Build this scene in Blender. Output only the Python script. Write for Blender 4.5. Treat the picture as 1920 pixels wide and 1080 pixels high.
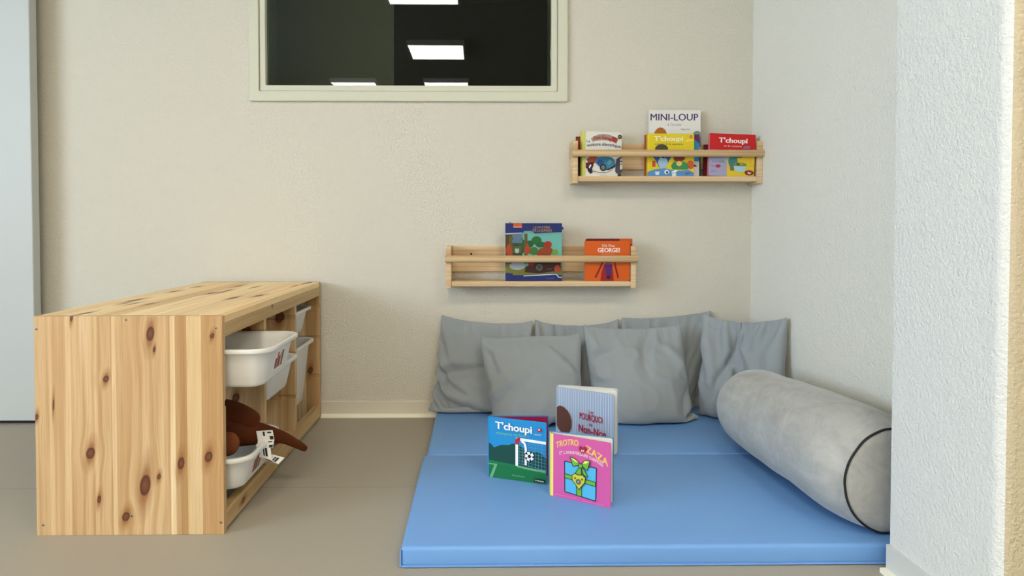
import bpy, bmesh, math, random
import numpy as np
from mathutils import Vector, Matrix, noise
random.seed(4)
for o in list(bpy.data.objects): bpy.data.objects.remove(o)
scene = bpy.context.scene
COL = scene.collection
PI = math.pi

# ------------------------------------------------------------------ camera
FPX = 1220.98
cam_d = bpy.data.cameras.new('camera'); cam = bpy.data.objects.new('camera', cam_d); COL.objects.link(cam)
cam.location = (0, -2.4915, .7327)
cam.rotation_euler = (PI/2 - .0236, 0, -.0140)
cam_d.sensor_fit = 'HORIZONTAL'; cam_d.sensor_width = 36; cam_d.lens = 36*FPX/1920
cam_d.shift_x = (960-917.9)/1920; cam_d.shift_y = -(540-451.77)/1920
cam_d.clip_start = .02
scene.camera = cam

# ------------------------------------------------------------------ light, world, exposure
scene.view_settings.view_transform = 'Standard'; scene.view_settings.look = 'None'
scene.view_settings.gamma = 1; scene.view_settings.use_curve_mapping = False
scene.view_settings.exposure = 1.09
LAMP_COLOR = (1.0, .91, .755); LAMP_POWER = 13.0
SKY_COLOR = (.70, .85, 1.0); SKY_POWER = 7.0
world = bpy.data.worlds.new('daylight'); scene.world = world; world.use_nodes = True
bg = world.node_tree.nodes['Background']; bg.inputs[0].default_value = (*SKY_COLOR, 1); bg.inputs[1].default_value = SKY_POWER
def portal(loc, rot, sx, sy):
    l = bpy.data.lights.new('window_portal', 'AREA'); l.shape = 'RECTANGLE'; l.size = sx; l.size_y = sy
    l.cycles.is_portal = True
    o = bpy.data.objects.new('window_portal', l); o.location = loc; o.rotation_euler = rot; COL.objects.link(o)
ROOM_L, ROOM_R, ROOM_B, ROOM_H = -4.2, 3.2, -7.4, 2.655
portal((ROOM_L-.1, -3.6, 1.55), (0, -PI/2, 0), 1.7, 3.0)     # shines towards +x through the side window

# ------------------------------------------------------------------ helpers
def C(r, g, b):
    return tuple(((c/255)/12.92 if c/255 <= .04045 else ((c/255+.055)/1.055)**2.4) for c in (r, g, b))
class G:
    """small node-graph helper"""
    def __init__(s, name, rough=.5, color=(.8,.8,.8), spec=.5):
        s.m = bpy.data.materials.new(name); s.m.use_nodes = True; s.t = s.m.node_tree
        s.b = s.t.nodes['Principled BSDF']; s.b.inputs['Base Color'].default_value = (*color, 1)
        s.b.inputs['Roughness'].default_value = rough; s.b.inputs['Specular IOR Level'].default_value = spec
    def n(s, ty, **kw):
        x = s.t.nodes.new(ty)
        for k, v in kw.items(): setattr(x, k, v)
        return x
    def l(s, a, b): s.t.links.new(a, b)
    def inp(s, sock, v):
        if hasattr(v, 'is_output'): s.l(v, sock)
        else: sock.default_value = v
    def math(s, op, a, b=0., c=None):
        x = s.n('ShaderNodeMath', operation=op); s.inp(x.inputs[0], a); s.inp(x.inputs[1], b)
        if c is not None: s.inp(x.inputs[2], c)
        return x.outputs[0]
    def coord(s): return s.n('ShaderNodeTexCoord').outputs['Object']
    def noise(s, vec, scale, detail=2, rough=.5, dist=0.):
        x = s.n('ShaderNodeTexNoise'); s.l(vec, x.inputs['Vector'])
        x.inputs['Scale'].default_value = scale; x.inputs['Detail'].default_value = detail
        x.inputs['Roughness'].default_value = rough; x.inputs['Distortion'].default_value = dist
        return x.outputs[0]
    def mapping(s, vec, scale=(1,1,1), loc=(0,0,0)):
        x = s.n('ShaderNodeMapping'); s.l(vec, x.inputs[0]); x.inputs['Scale'].default_value = scale; x.inputs['Location'].default_value = loc
        return x.outputs[0]
    def ramp(s, fac, stops, interp='LINEAR'):
        x = s.n('ShaderNodeValToRGB'); r = x.color_ramp; r.interpolation = interp
        while len(r.elements) < len(stops): r.elements.new(.5)
        for e, (p, c) in zip(r.elements, stops): e.position = p; e.color = (*c, 1) if len(c) == 3 else c
        s.l(fac, x.inputs[0]); return x.outputs[0]
    def mix(s, fac, a, b, mode='MIX'):
        x = s.n('ShaderNodeMix', data_type='RGBA', blend_type=mode); x.clamp_factor = True
        s.inp(x.inputs[0], fac)
        for i, v in ((6, a), (7, b)):
            if hasattr(v, 'is_output'): s.l(v, x.inputs[i])
            else: x.inputs[i].default_value = (*v, 1)
        return x.outputs[2]
    def col(s, c): s.l(c, s.b.inputs['Base Color']); return s
    def bump(s, h, strength=.3, dist=.001):
        x = s.n('ShaderNodeBump'); x.inputs['Strength'].default_value = strength; x.inputs['Distance'].default_value = dist
        s.l(h, x.inputs['Height']); s.l(x.outputs[0], s.b.inputs['Normal']); return s

def link(name, me, mat=None, parent=None, loc=None, smooth=False, mats=None):
    o = bpy.data.objects.new(name, me); COL.objects.link(o)
    for m in (mats or ([mat] if mat else [])): me.materials.append(m)
    if parent: o.parent = parent
    if loc: o.location = loc
    if smooth:
        for p in me.polygons: p.use_smooth = True
    return o
def from_bm(name, bm, mat=None, parent=None, smooth=False, mats=None, loc=None):
    me = bpy.data.meshes.new(name); bm.normal_update(); bm.to_mesh(me); bm.free()
    return link(name, me, mat, parent, loc, smooth, mats)
def box_bm(bm, x0, x1, y0, y1, z0, z1, bev=0., seg=2, mi=0):
    t = bmesh.new()
    bmesh.ops.create_cube(t, size=1)
    for v in t.verts: v.co = Vector(((x0+x1)/2+v.co.x*(x1-x0), (y0+y1)/2+v.co.y*(y1-y0), (z0+z1)/2+v.co.z*(z1-z0)))
    if bev: bmesh.ops.bevel(t, geom=t.edges[:], offset=bev, segments=seg, profile=.5, affect='EDGES')
    for f in t.faces: f.material_index = mi
    me = bpy.data.meshes.new('t'); t.to_mesh(me); t.free(); bm.from_mesh(me); bpy.data.meshes.remove(me)
    return bm
def box(name, x0, x1, y0, y1, z0, z1, mat, parent=None, bev=0., seg=2, smooth=False):
    return from_bm(name, box_bm(bmesh.new(), x0, x1, y0, y1, z0, z1, bev, seg), mat, parent, smooth)
def thing(name, label, cat, loc=(0,0,0), rot=(0,0,0), group=None):
    o = bpy.data.objects.new(name, None); COL.objects.link(o); o.location = loc; o.rotation_euler = rot
    o.empty_display_size = .05
    return tag(o, label, cat, group)
def tag(o, label, cat, group=None):
    o['label'] = label; o['category'] = cat
    if group: o['group'] = group
    return o
def struct(o): o['kind'] = 'structure'; return o
def extrude_profile(pts, axis, a, b, bm=None, mi=0):
    """closed 2D profile swept straight along an axis ('x','y','z')"""
    bm = bm or bmesh.new()
    f = {'x': lambda p, t: (t, p[0], p[1]), 'y': lambda p, t: (p[0], t, p[1]), 'z': lambda p, t: (p[0], p[1], t)}[axis]
    A = [bm.verts.new(f(p, a)) for p in pts]; B = [bm.verts.new(f(p, b)) for p in pts]
    n = len(pts)
    fs = [bm.faces.new((A[i], A[(i+1) % n], B[(i+1) % n], B[i])) for i in range(n)]
    fs += [bm.faces.new(A[::-1]), bm.faces.new(B)]
    for q in fs: q.material_index = mi
    bmesh.ops.recalc_face_normals(bm, faces=bm.faces[:])
    return bm

# ------------------------------------------------------------------ materials
def plaster(name, c, bump=1.0, scale=150):
    g = G(name, .92, spec=.2); v = g.coord()
    n1 = g.noise(v, scale, 4, .62); n2 = g.noise(v, 26, 2)
    c1 = tuple(x*.97 for x in c)
    g.col(g.mix(n2, c1, c))
    h = g.math('ADD', n1, g.math('MULTIPLY', n2, .35))
    return g.bump(h, bump, .0055).m
M = {}
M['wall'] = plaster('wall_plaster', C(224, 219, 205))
M['wall_right'] = plaster('wall_plaster_lit_side', C(240, 238, 228))  # back wall's paint, lightened so the colour carries stronger light on this side
M['pillar'] = plaster('pillar_plaster', C(228, 229, 226), 1., 130)
M['pillar_front'] = plaster('pillar_beige_plaster', C(203, 190, 162), 1., 130)
g = G('baseboard_paint', .5, C(222, 216, 200)); M['base'] = g.m
g = G('pillar_baseboard_paint', .5, C(206, 208, 205)); M['base2'] = g.m
g = G('cove_joint', .35, C(250, 246, 228)); M['cove'] = g.m
g = G('window_casing_paint', .5, C(209, 208, 189)); v = g.coord(); g.bump(g.noise(v, 90, 2), .08, .001); M['casing'] = g.m
g = G('white_door_paint', .5, C(192, 196, 195)); M['door'] = g.m
g = G('ceiling_tile', .9, C(130, 128, 120)); M['ceiling'] = g.m
g = G('dark_gap', .8, C(12, 12, 16)); M['dark'] = g.m
# floor vinyl
g = G('floor_vinyl', .55, spec=.35); v = g.coord()
n1 = g.noise(v, 2.2, 3); n2 = g.noise(v, 420, 2); n3 = g.noise(v, 60, 2)
c = g.mix(n1, C(171, 162, 146), C(178, 170, 154)); c = g.mix(g.math('MULTIPLY', n2, .5), c, C(136, 130, 117)); c = g.mix(g.math('MULTIPLY', n3, .2), c, C(170, 166, 154))
s = g.n('ShaderNodeSeparateXYZ'); g.l(v, s.inputs[0])
seam = g.math('LESS_THAN', g.math('ABSOLUTE', g.math('ADD', s.outputs[1], .678)), .0011)
c = g.mix(g.math('MULTIPLY', seam, .55), c, C(92, 88, 78)); g.col(c)
g.bump(n2, .12, .0006); M['floor'] = g.m

def pine(name, across, along, lamellae=None, knots=(), seed=0., width=.44, tone=1.0, base=(C(202,171,128), C(223,201,165)), grain=1.0):
    """edge-glued pine: lamellae stripes across, streaked grain along, knots at (u, v, ru, rv)"""
    g = G(name, .48, spec=.35); s = g.n('ShaderNodeSeparateXYZ'); g.l(g.coord(), s.inputs[0])
    ax = {'x': 0, 'y': 1, 'z': 2}; U = s.outputs[ax[across]]; V = s.outputs[ax[along]]
    W = s.outputs[3-ax[across]-ax[along]]
    kn = None; hn = None; bend = None
    for (ku, kv, ru, rv) in knots:
        du = g.math('DIVIDE', g.math('SUBTRACT', U, ku), ru); dv = g.math('DIVIDE', g.math('SUBTRACT', V, kv), rv)
        if ru < rv*1.2: du = g.math('SUBTRACT', du, g.math('MULTIPLY', dv, .22))
        d2 = g.math('ADD', g.math('MULTIPLY', du, du), g.math('MULTIPLY', dv, dv))
        # grain bends around the knot
        e = g.math('EXPONENT', g.math('MULTIPLY', d2, -.16))
        push = g.math('MULTIPLY', g.math('MULTIPLY', du, e), -ru*.75)
        bend = push if bend is None else g.math('ADD', bend, push)
        kn = d2 if kn is None else g.math('MINIMUM', kn, d2)
        dw = g.math('MULTIPLY', dv, .5); h2 = g.math('ADD', g.math('MULTIPLY', du, du), g.math('MULTIPLY', dw, dw))
        hn = h2 if hn is None else g.math('MINIMUM', hn, h2)
    Ub = g.math('ADD', U, bend) if bend is not None else U
    wob = g.n('ShaderNodeCombineXYZ'); g.l(g.math('MULTIPLY', Ub, 5), wob.inputs[0]); g.l(g.math('MULTIPLY', V, 2.2), wob.inputs[1]); g.l(g.math('ADD', W, seed), wob.inputs[2])
    wn = g.noise(wob.outputs[0], 1.0, 2)
    U2 = g.math('ADD', Ub, g.math('MULTIPLY', g.math('SUBTRACT', wn, .5), .010))
    def gr(su, sv, det=2, off=0.):
        q = g.n('ShaderNodeCombineXYZ'); g.l(g.math('MULTIPLY', U2, su), q.inputs[0]); g.l(g.math('MULTIPLY', V, sv), q.inputs[1]); g.l(g.math('ADD', g.math('MULTIPLY', W, su*.3), seed+off), q.inputs[2])
        return g.noise(q.outputs[0], 1.0, det)
    g1 = gr(75*grain, 1.2); g2 = gr(420*grain, 9, 2, 3.); g3 = gr(22*grain, .9, 1, 7.)
    a, b = base
    c = g.mix(g.ramp(g3, [(.3, (0,0,0)), (.7, (1,1,1))]), a, b)
    c = g.mix(g.ramp(g1, [(.46, (0,0,0)), (.64, (.60,.60,.60))]), c, tuple(x*y for x, y in zip(a, (.80, .70, .58))))
    c = g.mix(g.ramp(g2, [(.45, (0,0,0)), (.75, (.4,.4,.4))]), c, tuple(x*y for x, y in zip(a, (.72, .62, .50))))
    if lamellae:
        u0, stops = lamellae
        t = g.math('DIVIDE', g.math('SUBTRACT', U, u0), width)
        c = g.mix(1., c, g.ramp(t, [(p_, tuple(x**1.45 for x in q_)) for p_, q_ in stops], 'CONSTANT'), 'MULTIPLY')
    else:
        t = g.math('FLOOR', g.math('DIVIDE', U, .047)); wn2 = g.n('ShaderNodeTexWhiteNoise', noise_dimensions='1D'); g.l(g.math('ADD', t, seed*7.3), wn2.inputs['W'])
        c = g.mix(1., c, g.ramp(wn2.outputs[0], [(0, (.84,.78,.70)), (.35, (.95,.92,.88)), (1, (1.04,1.05,1.05))]), 'MULTIPLY')
    if kn is not None:
        kd = g.math('SQRT', g.math('MAXIMUM', kn, 0.))
        halo = g.ramp(g.math('DIVIDE', g.math('SQRT', hn), 3.), [(.22, (.9,.9,.9)), (.34, (.45,.45,.45)), (.6, (0,0,0))])
        c = g.mix(halo, c, C(150, 100, 56))
        kc = g.ramp(g.math('ADD', kd, g.math('MULTIPLY', g2, .25)), [(.2, C(120,74,46)), (.7, C(102,60,36)), (.95, C(80,44,24))])
        c = g.mix(g.ramp(kd, [(.78, (1,1,1)), (1.08, (0,0,0))]), c, kc)
    if tone != 1: c = g.mix(1., c, (tone, tone, tone), 'MULTIPLY')
    g.col(c); g.bump(g2, .10, .0005)
    return g.m
L1 = [(0,(.90,.82,.72)),(.075,(.98,.93,.87)),(.19,(.93,.86,.78)),(.30,(.87,.79,.69)),(.315,(1.03,1.0,.95)),(.335,(.93,.87,.80)),(.40,(.86,.78,.67)),
      (.408,(1.08,1.1,1.08)),(.43,(.93,.87,.79)),(.53,(.95,.90,.83)),(.70,(.90,.82,.72)),(.715,(1.12,1.16,1.18)),(.745,(.86,.78,.68)),(.805,(1.09,1.12,1.12)),(.885,(.88,.80,.70)),(.965,(.93,.85,.76))]
def kp(px, py, rx, ry): return ((px-62)/353*.44, (1004-py)/411*.52, rx/353*.44, ry/411*.52)
K1 = [kp(280,626,8,15), kp(287,655,3,6), kp(196,710,6,7), kp(396,630,4.5,5.5), kp(165,849,9,12), kp(267,910,11,22), kp(293,894,4,5.5), kp(335,869,7,13),
      kp(387,857,8,11), kp(230,969,8,9.5), kp(180,936,4,8), kp(65,781,4,6), kp(133,596,3,7), kp(97,758,2,12)]
M['pine_end'] = pine('pine_end_panel', 'x', 'z', (0., L1), K1, 1.3)
KT = [(-.20+.0, .12, .012, .03)]
random.seed(11)
KT = [(random.uniform(.03,.41), random.uniform(.04,.90), random.uniform(.005,.010), random.uniform(.016,.034)) for _ in range(17)]
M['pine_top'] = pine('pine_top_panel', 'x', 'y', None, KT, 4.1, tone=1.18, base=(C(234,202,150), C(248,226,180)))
M['pine_rail'] = pine('pine_rail', 'z', 'y', None, [(.499,.37,.007,.004),(.507,.74,.006,.004),(.03,.125,.008,.012),(.034,.55,.006,.006)], 2.2, base=(C(194,164,116), C(214,188,142)), grain=.9)
M['pine_div'] = pine('pine_divider', 'x', 'z', None, [(.385,.43,.016,.02),(.355,.245,.011,.014),(.33,.11,.008,.012)], 6.6, base=(C(196,162,116), C(214,188,146)))
M['pine_shelf'] = pine('pine_shelf', 'z', 'x', None, [], 8.1, base=(C(212,182,142), C(228,204,166)), grain=1.2)
M['pine_bar'] = pine('pine_bar', 'z', 'x', None, [], 12.7, base=(C(218,190,148), C(230,208,170)), grain=1.6)
# mat vinyl
g = G('blue_mat_vinyl', .42, spec=.4); v = g.coord(); n1 = g.noise(v, 3.5, 3); n2 = g.noise(v, 700, 2)
g.col(g.mix(n1, C(108, 156, 217), C(116, 164, 223))); g.bump(g.math('ADD', g.math('MULTIPLY', n1, 6.), n2), .15, .0012); M['mat'] = g.m
# cushion cloth
def cloth(name, a, b, sc=900):
    g = G(name, .9, spec=.15); v = g.coord(); n1 = g.noise(v, 9, 3); n2 = g.noise(v, sc, 2)
    w = g.n('ShaderNodeTexWave'); w.inputs['Scale'].default_value = 260; g.l(v, w.inputs[0]); w.inputs['Distortion'].default_value = 1.5
    c = g.mix(n1, a, b); c = g.mix(g.math('MULTIPLY', n2, .22), c, tuple(x*.6 for x in a)); g.col(c)
    g.b.inputs['Sheen Weight'].default_value = .25; g.b.inputs['Sheen Roughness'].default_value = .5
    g.bump(g.math('ADD', n2, g.math('MULTIPLY', w.outputs[1], .3)), .22, .0008); return g.m
M['cushion'] = cloth('grey_cushion_cloth', C(151, 158, 162), C(160, 165, 167))
g = G('bolster_velvet', .85, spec=.15); v = g.coord()
n1 = g.noise(v, 13, 5, .68, 1.2); n2 = g.noise(v, 600, 2); n3 = g.noise(g.mapping(v, (1,.3,1)), 45, 3)
f = g.math('ADD', g.math('MULTIPLY', n1, .7), g.math('MULTIPLY', n3, .3))
g.col(g.mix(g.ramp(f, [(.36,(0,0,0)),(.66,(1,1,1))]), C(158, 158, 154), C(182, 182, 178)))
g.b.inputs['Sheen Weight'].default_value = .4; g.b.inputs['Sheen Roughness'].default_value = .35
g.bump(g.math('ADD', g.math('MULTIPLY', n1, 2.), n2), .25, .0025); M['velvet'] = g.m
g = G('bolster_piping', .7, C(22, 22, 26)); M['piping'] = g.m
# plastic
g = G('white_bin_plastic', .38, C(232, 231, 227), .5); g.b.inputs['Subsurface Weight'].default_value = .08; g.b.inputs['Subsurface Radius'].default_value = (.01,.01,.01); g.b.inputs['Subsurface Scale'].default_value = .5
v = g.coord(); g.bump(g.noise(v, 500, 2), .08, .0004); M['bin'] = g.m
g = G('screw_metal', .35, C(168, 166, 160)); g.b.inputs['Metallic'].default_value = .8; M['screw'] = g.m
def plush(name, a, b):
    g = G(name, .95, spec=.1); v = g.coord(); n1 = g.noise(v, 30, 3); n2 = g.noise(v, 380, 3, .75)
    g.col(g.mix(n2, tuple(x*.75 for x in a), b)); g.b.inputs['Sheen Weight'].default_value = .3; g.b.inputs['Sheen Tint'].default_value = (*C(160,96,60), 1)
    g.bump(g.math('ADD', n2, n1), .8, .005); return g.m
M['plush'] = plush('brown_plush', C(84, 40, 20), C(104, 54, 30)); M['plush_sole'] = plush('light_brown_plush', C(124, 68, 38), C(136, 78, 46))
FL = {}
def flat(rgb, rough=.35):
    k = (tuple(rgb), rough)
    if k not in FL:
        g = G('print_%02x%02x%02x' % tuple(rgb), rough, C(*rgb), .4); v = g.coord(); g.bump(g.noise(v, 400, 1), .03, .0003)
        FL[k] = g.m
    return FL[k]
g = G('book_pages', .85, C(236, 232, 220)); v = g.coord(); w = g.n('ShaderNodeTexWave', bands_direction='Y'); w.inputs['Scale'].default_value = 320; g.l(v, w.inputs[0])
g.col(g.mix(w.outputs[1], C(214, 209, 196), C(240, 237, 228))); M['pages'] = g.m

# ------------------------------------------------------------------ room
WT = .12
WX0, WX1, WZ0, WZ1 = -.812, .271, 1.262, 2.16      # interior window opening
bm = bmesh.new()
for (x0, x1, z0, z1) in ((ROOM_L, WX0, 0, ROOM_H), (WX1, 1.0421, 0, ROOM_H), (WX0, WX1, 0, WZ0), (WX0, WX1, WZ1, ROOM_H)): box_bm(bm, x0, x1, 0, WT, z0, z1)
bmesh.ops.remove_doubles(bm, verts=bm.verts[:], dist=1e-5)
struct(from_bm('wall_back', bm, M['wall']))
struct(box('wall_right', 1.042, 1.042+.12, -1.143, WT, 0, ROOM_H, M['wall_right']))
# projecting wall end: left face pale, room side beige, rounded plaster corner
PX, PY0, PY1 = .865, -1.432, -1.143
R = .022; pts = [(PX, PY1)]
for i in range(9):
    a = PI + (PI/2)*i/8; pts.append((PX+R+R*math.cos(a), PY0+R+R*math.sin(a)))
pts += [(ROOM_R, PY0), (ROOM_R, PY1)]
bm = extrude_profile(pts, 'z', 0, ROOM_H)
for f in bm.faces:
    c = f.calc_center_median(); f.material_index = 1 if (abs(f.normal.z) < .5 and f.normal.y < -.80 and c.x > PX+.004) else 0
p = struct(from_bm('wall_pillar', bm, mats=[M['pillar'], M['pillar_front']]))
struct(box('floor', ROOM_L, ROOM_R, ROOM_B, WT, -.06, 0, M['floor']))
struct(box('ceiling', ROOM_L, ROOM_R, ROOM_B, WT, ROOM_H, ROOM_H+.06, M['ceiling']))
struct(box('wall_rear', ROOM_L, ROOM_R, ROOM_B-.12, ROOM_B, 0, ROOM_H, M['wall']))
struct(box('wall_far_right', ROOM_R, ROOM_R+.12, ROOM_B, PY1, 0, ROOM_H, M['wall']))
bm = bmesh.new()   # left wall with its daylight window
SY0, SY1, SZ0, SZ1 = -5.1, -2.1, .7, 2.4
for (y0, y1, z0, z1) in ((ROOM_B, SY0, 0, ROOM_H), (SY1, WT, 0, ROOM_H), (SY0, SY1, 0, SZ0), (SY0, SY1, SZ1, ROOM_H)): box_bm(bm, ROOM_L-.12, ROOM_L, y0, y1, z0, z1)
struct(from_bm('wall_left', bm, M['wall']))
wf = bmesh.new()
for (y0, y1, z0, z1) in ((SY0, SY0+.05, SZ0, SZ1), (SY1-.05, SY1, SZ0, SZ1), (-3.625, -3.575, SZ0, SZ1), (SY0, SY1, SZ0, SZ0+.05), (SY0, SY1, SZ1-.05, SZ1)): box_bm(wf, ROOM_L-.09, ROOM_L-.03, y0, y1, z0, z1)
struct(from_bm('window_2', wf, M['casing']))
# baseboards with bright cove joint
def baseboard(name, x0, x1, y0, y1, axis, side):
    """board 6 cm high, 8 mm thick, with a quarter-round white cove at its foot"""
    T, Hh, r = .008, .06, .013
    prof = [(0, 0), (T, 0), (T, Hh-.002), (T-.002, Hh), (0, Hh)]
    if axis == 'x':
        bm = extrude_profile([(y0-u, z) for u, z in prof], 'x', x0, x1)
        cp = [(y0-T, 0)] + [(y0-T-r+r*math.sin(a)*0-0, 0) for a in (0,)] + [(y0-T-r+r*(1-math.cos(a)), r*math.sin(a)) for a in [PI/2*k/5 for k in range(6)]][1:]
        o = struct(from_bm(name, bm, M['base'])); bm2 = extrude_profile(cp, 'x', x0, x1)
    else:
        s = side
        bm = extrude_profile([(x0+s*u, z) for u, z in prof], 'y', y0, y1)
        cp = [(x0+s*T, 0)] + [(x0+s*(T+r-r*(1-math.cos(a))), r*math.sin(a)) for a in [PI/2*k/5 for k in range(6)]]
        o = struct(from_bm(name, bm, M['base'])); bm2 = extrude_profile(cp, 'y', y0, y1)
    from_bm('cove_joint', bm2, M['cove'], o)
baseboard('baseboard_back', -1.63, 1.033, 0, 0, 'x', 0)
baseboard('baseboard_right', 1.042, 0, -1.143, -.022, 'y', -1)
# pillar baseboard follows the pillar
bm = bmesh.new()
def wrap(off, z0, z1):
    P_ = [(PX-off, PY1)]
    rr = R+off
    for i in range(9):
        a = PI + (PI/2)*i/8; P_.append((PX+R+rr*math.cos(a), PY0+R+rr*math.sin(a)))
    P_ += [(ROOM_R, PY0-off), (ROOM_R, PY0+.001)]
    for i in range(9):
        a = PI*1.5 - (PI/2)*i/8; P_.append((PX+R+(R-.001)*math.cos(a), PY0+R+(R-.001)*math.sin(a)))
    P_.append((PX+.001, PY1))
    return extrude_profile(P_, 'z', z0, z1)
bp = struct(from_bm('baseboard_pillar', wrap(.008, 0, .06), M['base2']))
from_bm('cove_joint', wrap(.021, 0, .010), M['cove'], bp)

# interior window: casing, inner bead, glass, dark room behind
w = struct(bpy.data.objects.new('window_1', None)); COL.objects.link(w); w.location = ((WX0+WX1)/2, 0, WZ0)
def ring(name, x0, x1, z0, z1, wd, y0, y1, mat, bev=.002):
    bm = bmesh.new(); ox, oz = w.location.x, w.location.z
    o_ = [(x0,z0),(x1,z0),(x1,z1),(x0,z1)]; i_ = [(x0+wd,z0+wd),(x1-wd,z0+wd),(x1-wd,z1-wd),(x0+wd,z1-wd)]
    V = {}
    for k, pts in (('o', o_), ('i', i_)):
        for y in (y0, y1): V[k, y] = [bm.verts.new((a-ox, y, b-oz)) for a, b in pts]
    for j in range(4):
        n = (j+1) % 4
        bm.faces.new((V['o',y0][j], V['o',y0][n], V['i',y0][n], V['i',y0][j])); bm.faces.new((V['o',y1][j], V['i',y1][j], V['i',y1][n], V['o',y1][n]))
        bm.faces.new((V['o',y0][j], V['o',y1][j], V['o',y1][n], V['o',y0][n])); bm.faces.new((V['i',y0][j], V['i',y0][n], V['i',y1][n], V['i',y1][j]))
    bmesh.ops.recalc_face_normals(bm, faces=bm.faces[:])
    bmesh.ops.bevel(bm, geom=bm.edges[:], offset=bev, segments=2, affect='EDGES')
    return from_bm(name, bm, mat, w)
ring('window_casing', -.871, .331, 1.203, 2.219, .037, -.014, 0, M['casing'])
ring('window_bead', WX0-.0205, WX1+.0205, WZ0-.0205, WZ1+.0205, .0215, -.008, .012, M['casing'], .0015)
bm = bmesh.new()
g = G('window_glass'); t = g.t; t.nodes.remove(g.b)
fr = g.n('ShaderNodeFresnel'); fr.inputs['IOR'].default_value = 1.5
tr = g.n('ShaderNodeBsdfTransparent'); tr.inputs[0].default_value = (.90,.93,.90,1); gl = g.n('ShaderNodeBsdfGlossy'); gl.inputs['Roughness'].default_value = .0
mx = g.n('ShaderNodeMixShader'); g.l(fr.outputs[0], mx.inputs[0]); g.l(tr.outputs[0], mx.inputs[1]); g.l(gl.outputs[0], mx.inputs[2]); g.l(mx.outputs[0], t.nodes['Material Output'].inputs[0])
ox, oz = w.location.x, w.location.z
box('window_pane', WX0+.002-ox, WX1-.002-ox, .013, .019, .002, WZ1-WZ0-.002, g.m, w)
g = G('window_reveal', .6, C(120, 132, 116)); M['reveal'] = g.m
ring('window_reveal', WX0-.0005, WX1+.0005, WZ0-.0005, WZ1+.0005, .004, .022, WT+.004, M['reveal'], .0005)
# the unlit room beyond
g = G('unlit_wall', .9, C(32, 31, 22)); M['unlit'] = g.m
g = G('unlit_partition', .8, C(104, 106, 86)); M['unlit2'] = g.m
bm = bmesh.new()
BX0, BX1, BY1 = -2.4, 1.6, 3.2
box_bm(bm, BX0, BX1, BY1, BY1+.1, 0, ROOM_H); box_bm(bm, BX0-.1, BX0, WT, BY1, 0, ROOM_H); box_bm(bm, BX1, BX1+.1, WT, BY1, 0, ROOM_H)
box_bm(bm, BX0, BX1, WT, BY1, -.06, 0); box_bm(bm, BX0, BX1, WT, BY1, ROOM_H, ROOM_H+.06)
struct(from_bm('wall_beyond', bm, M['unlit']))
struct(box('wall_partition', BX0, -.47, 1.0, 1.08, 0, 2.28, M['unlit2']))
# sliding white door hung in front of the back wall at the left
d = struct(box('door_1', -2.55, -1.642, -.080, -.040, .012, 2.12, M['door'], bev=.003))
box('door_gap_shade', -2.54, -1.650, -.070, -.050, .001, .012, M['dark'], d)  # dark strip painting the shade in the gap under the door

# ceiling lights (some reflected in the window, the rest unseen and added as fill)
em = bpy.data.materials.new('lamp_diffuser'); em.use_nodes = True; nt = em.node_tree; nt.nodes.remove(nt.nodes['Principled BSDF'])
e = nt.nodes.new('ShaderNodeEmission'); e.inputs[0].default_value = (*LAMP_COLOR, 1); e.inputs[1].default_value = LAMP_POWER; nt.links.new(e.outputs[0], nt.nodes['Material Output'].inputs[0])
g = G('lamp_housing', .4, C(235, 235, 235)); M['housing'] = g.m
LS = ['square ceiling light nearest the dark window, reflected at its top edge', 'square ceiling light reflected in the middle of the dark window',
      'square ceiling light reflected low at the middle of the window sill', 'square ceiling light reflected low at the left of the window sill',
      'added unseen square fill light for the mat corner, beside the one nearest the dark window', 'added unseen square fill light on the right of the room behind the camera', 'added unseen square fill light at the left of the room near the daylight window']
for i, (lx, ly) in enumerate(((-.475, -2.745), (-.468, -4.57), (-.45, -6.33), (-1.67, -6.34), (.95, -2.745), (1.98, -4.57), (-2.9, -4.57))):
    t = thing('ceiling_light', LS[i], 'ceiling light', (lx, ly, ROOM_H-.055), group='square ceiling lights')
    bm = bmesh.new(); s = .298
    for (a, b, c_, d_) in ((-s, s, -s, -s+.012), (-s, s, s-.012, s), (-s, -s+.012, -s+.012, s-.012), (s-.012, s, -s+.012, s-.012)): box_bm(bm, a, b, c_, d_, 0, .055)
    box_bm(bm, -s+.012, s-.012, -s+.012, s-.012, .02, .055)
    from_bm('lamp_housing', bm, M['housing'], t)
    box('diffuser', -s+.012, s-.012, -s+.012, s-.012, .004, .018, em, t)

# ------------------------------------------------------------------ toy storage unit
UX, UY, UZ = -1.048, -.955, 0.
UW, UD, UH, TH = .44, .94, .52, .018
unit = thing('toy_storage_unit', 'knotty pine toy storage unit with white bins, standing on the floor against the wall', 'storage unit', (UX, UY, UZ))
GROOVES = (.165, .309, .430)      # centre heights of the runner grooves
def grooved(y0, y1, left, right, z0, z1):
    """y-z outline of an upright with runner grooves on its y0 side (left) / y1 side (right)"""
    gd, gh = .0055, .007
    P_ = [(y1, z0)]
    if right:
        for zc in GROOVES: P_ += [(y1, zc-gh), (y1-gd, zc-gh), (y1-gd, zc+gh), (y1, zc+gh)]
    P_ += [(y1, z1), (y0, z1)]
    if left:
        for zc in reversed(GROOVES): P_ += [(y0, zc+gh), (y0+gd, zc+gh), (y0+gd, zc-gh), (y0, zc-gh)]
    P_ += [(y0, z0)]
    return P_
def bev(o, wdt=.0012):
    m = o.modifiers.new('bevel', 'BEVEL'); m.width = wdt; m.segments = 2; m.limit_method = 'ANGLE'; m.angle_limit = .6; return o
front_end = bev(from_bm('end_panel', extrude_profile(grooved(0, TH, False, True, 0, UH), 'x', 0, UW), M['pine_end'], unit))
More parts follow.
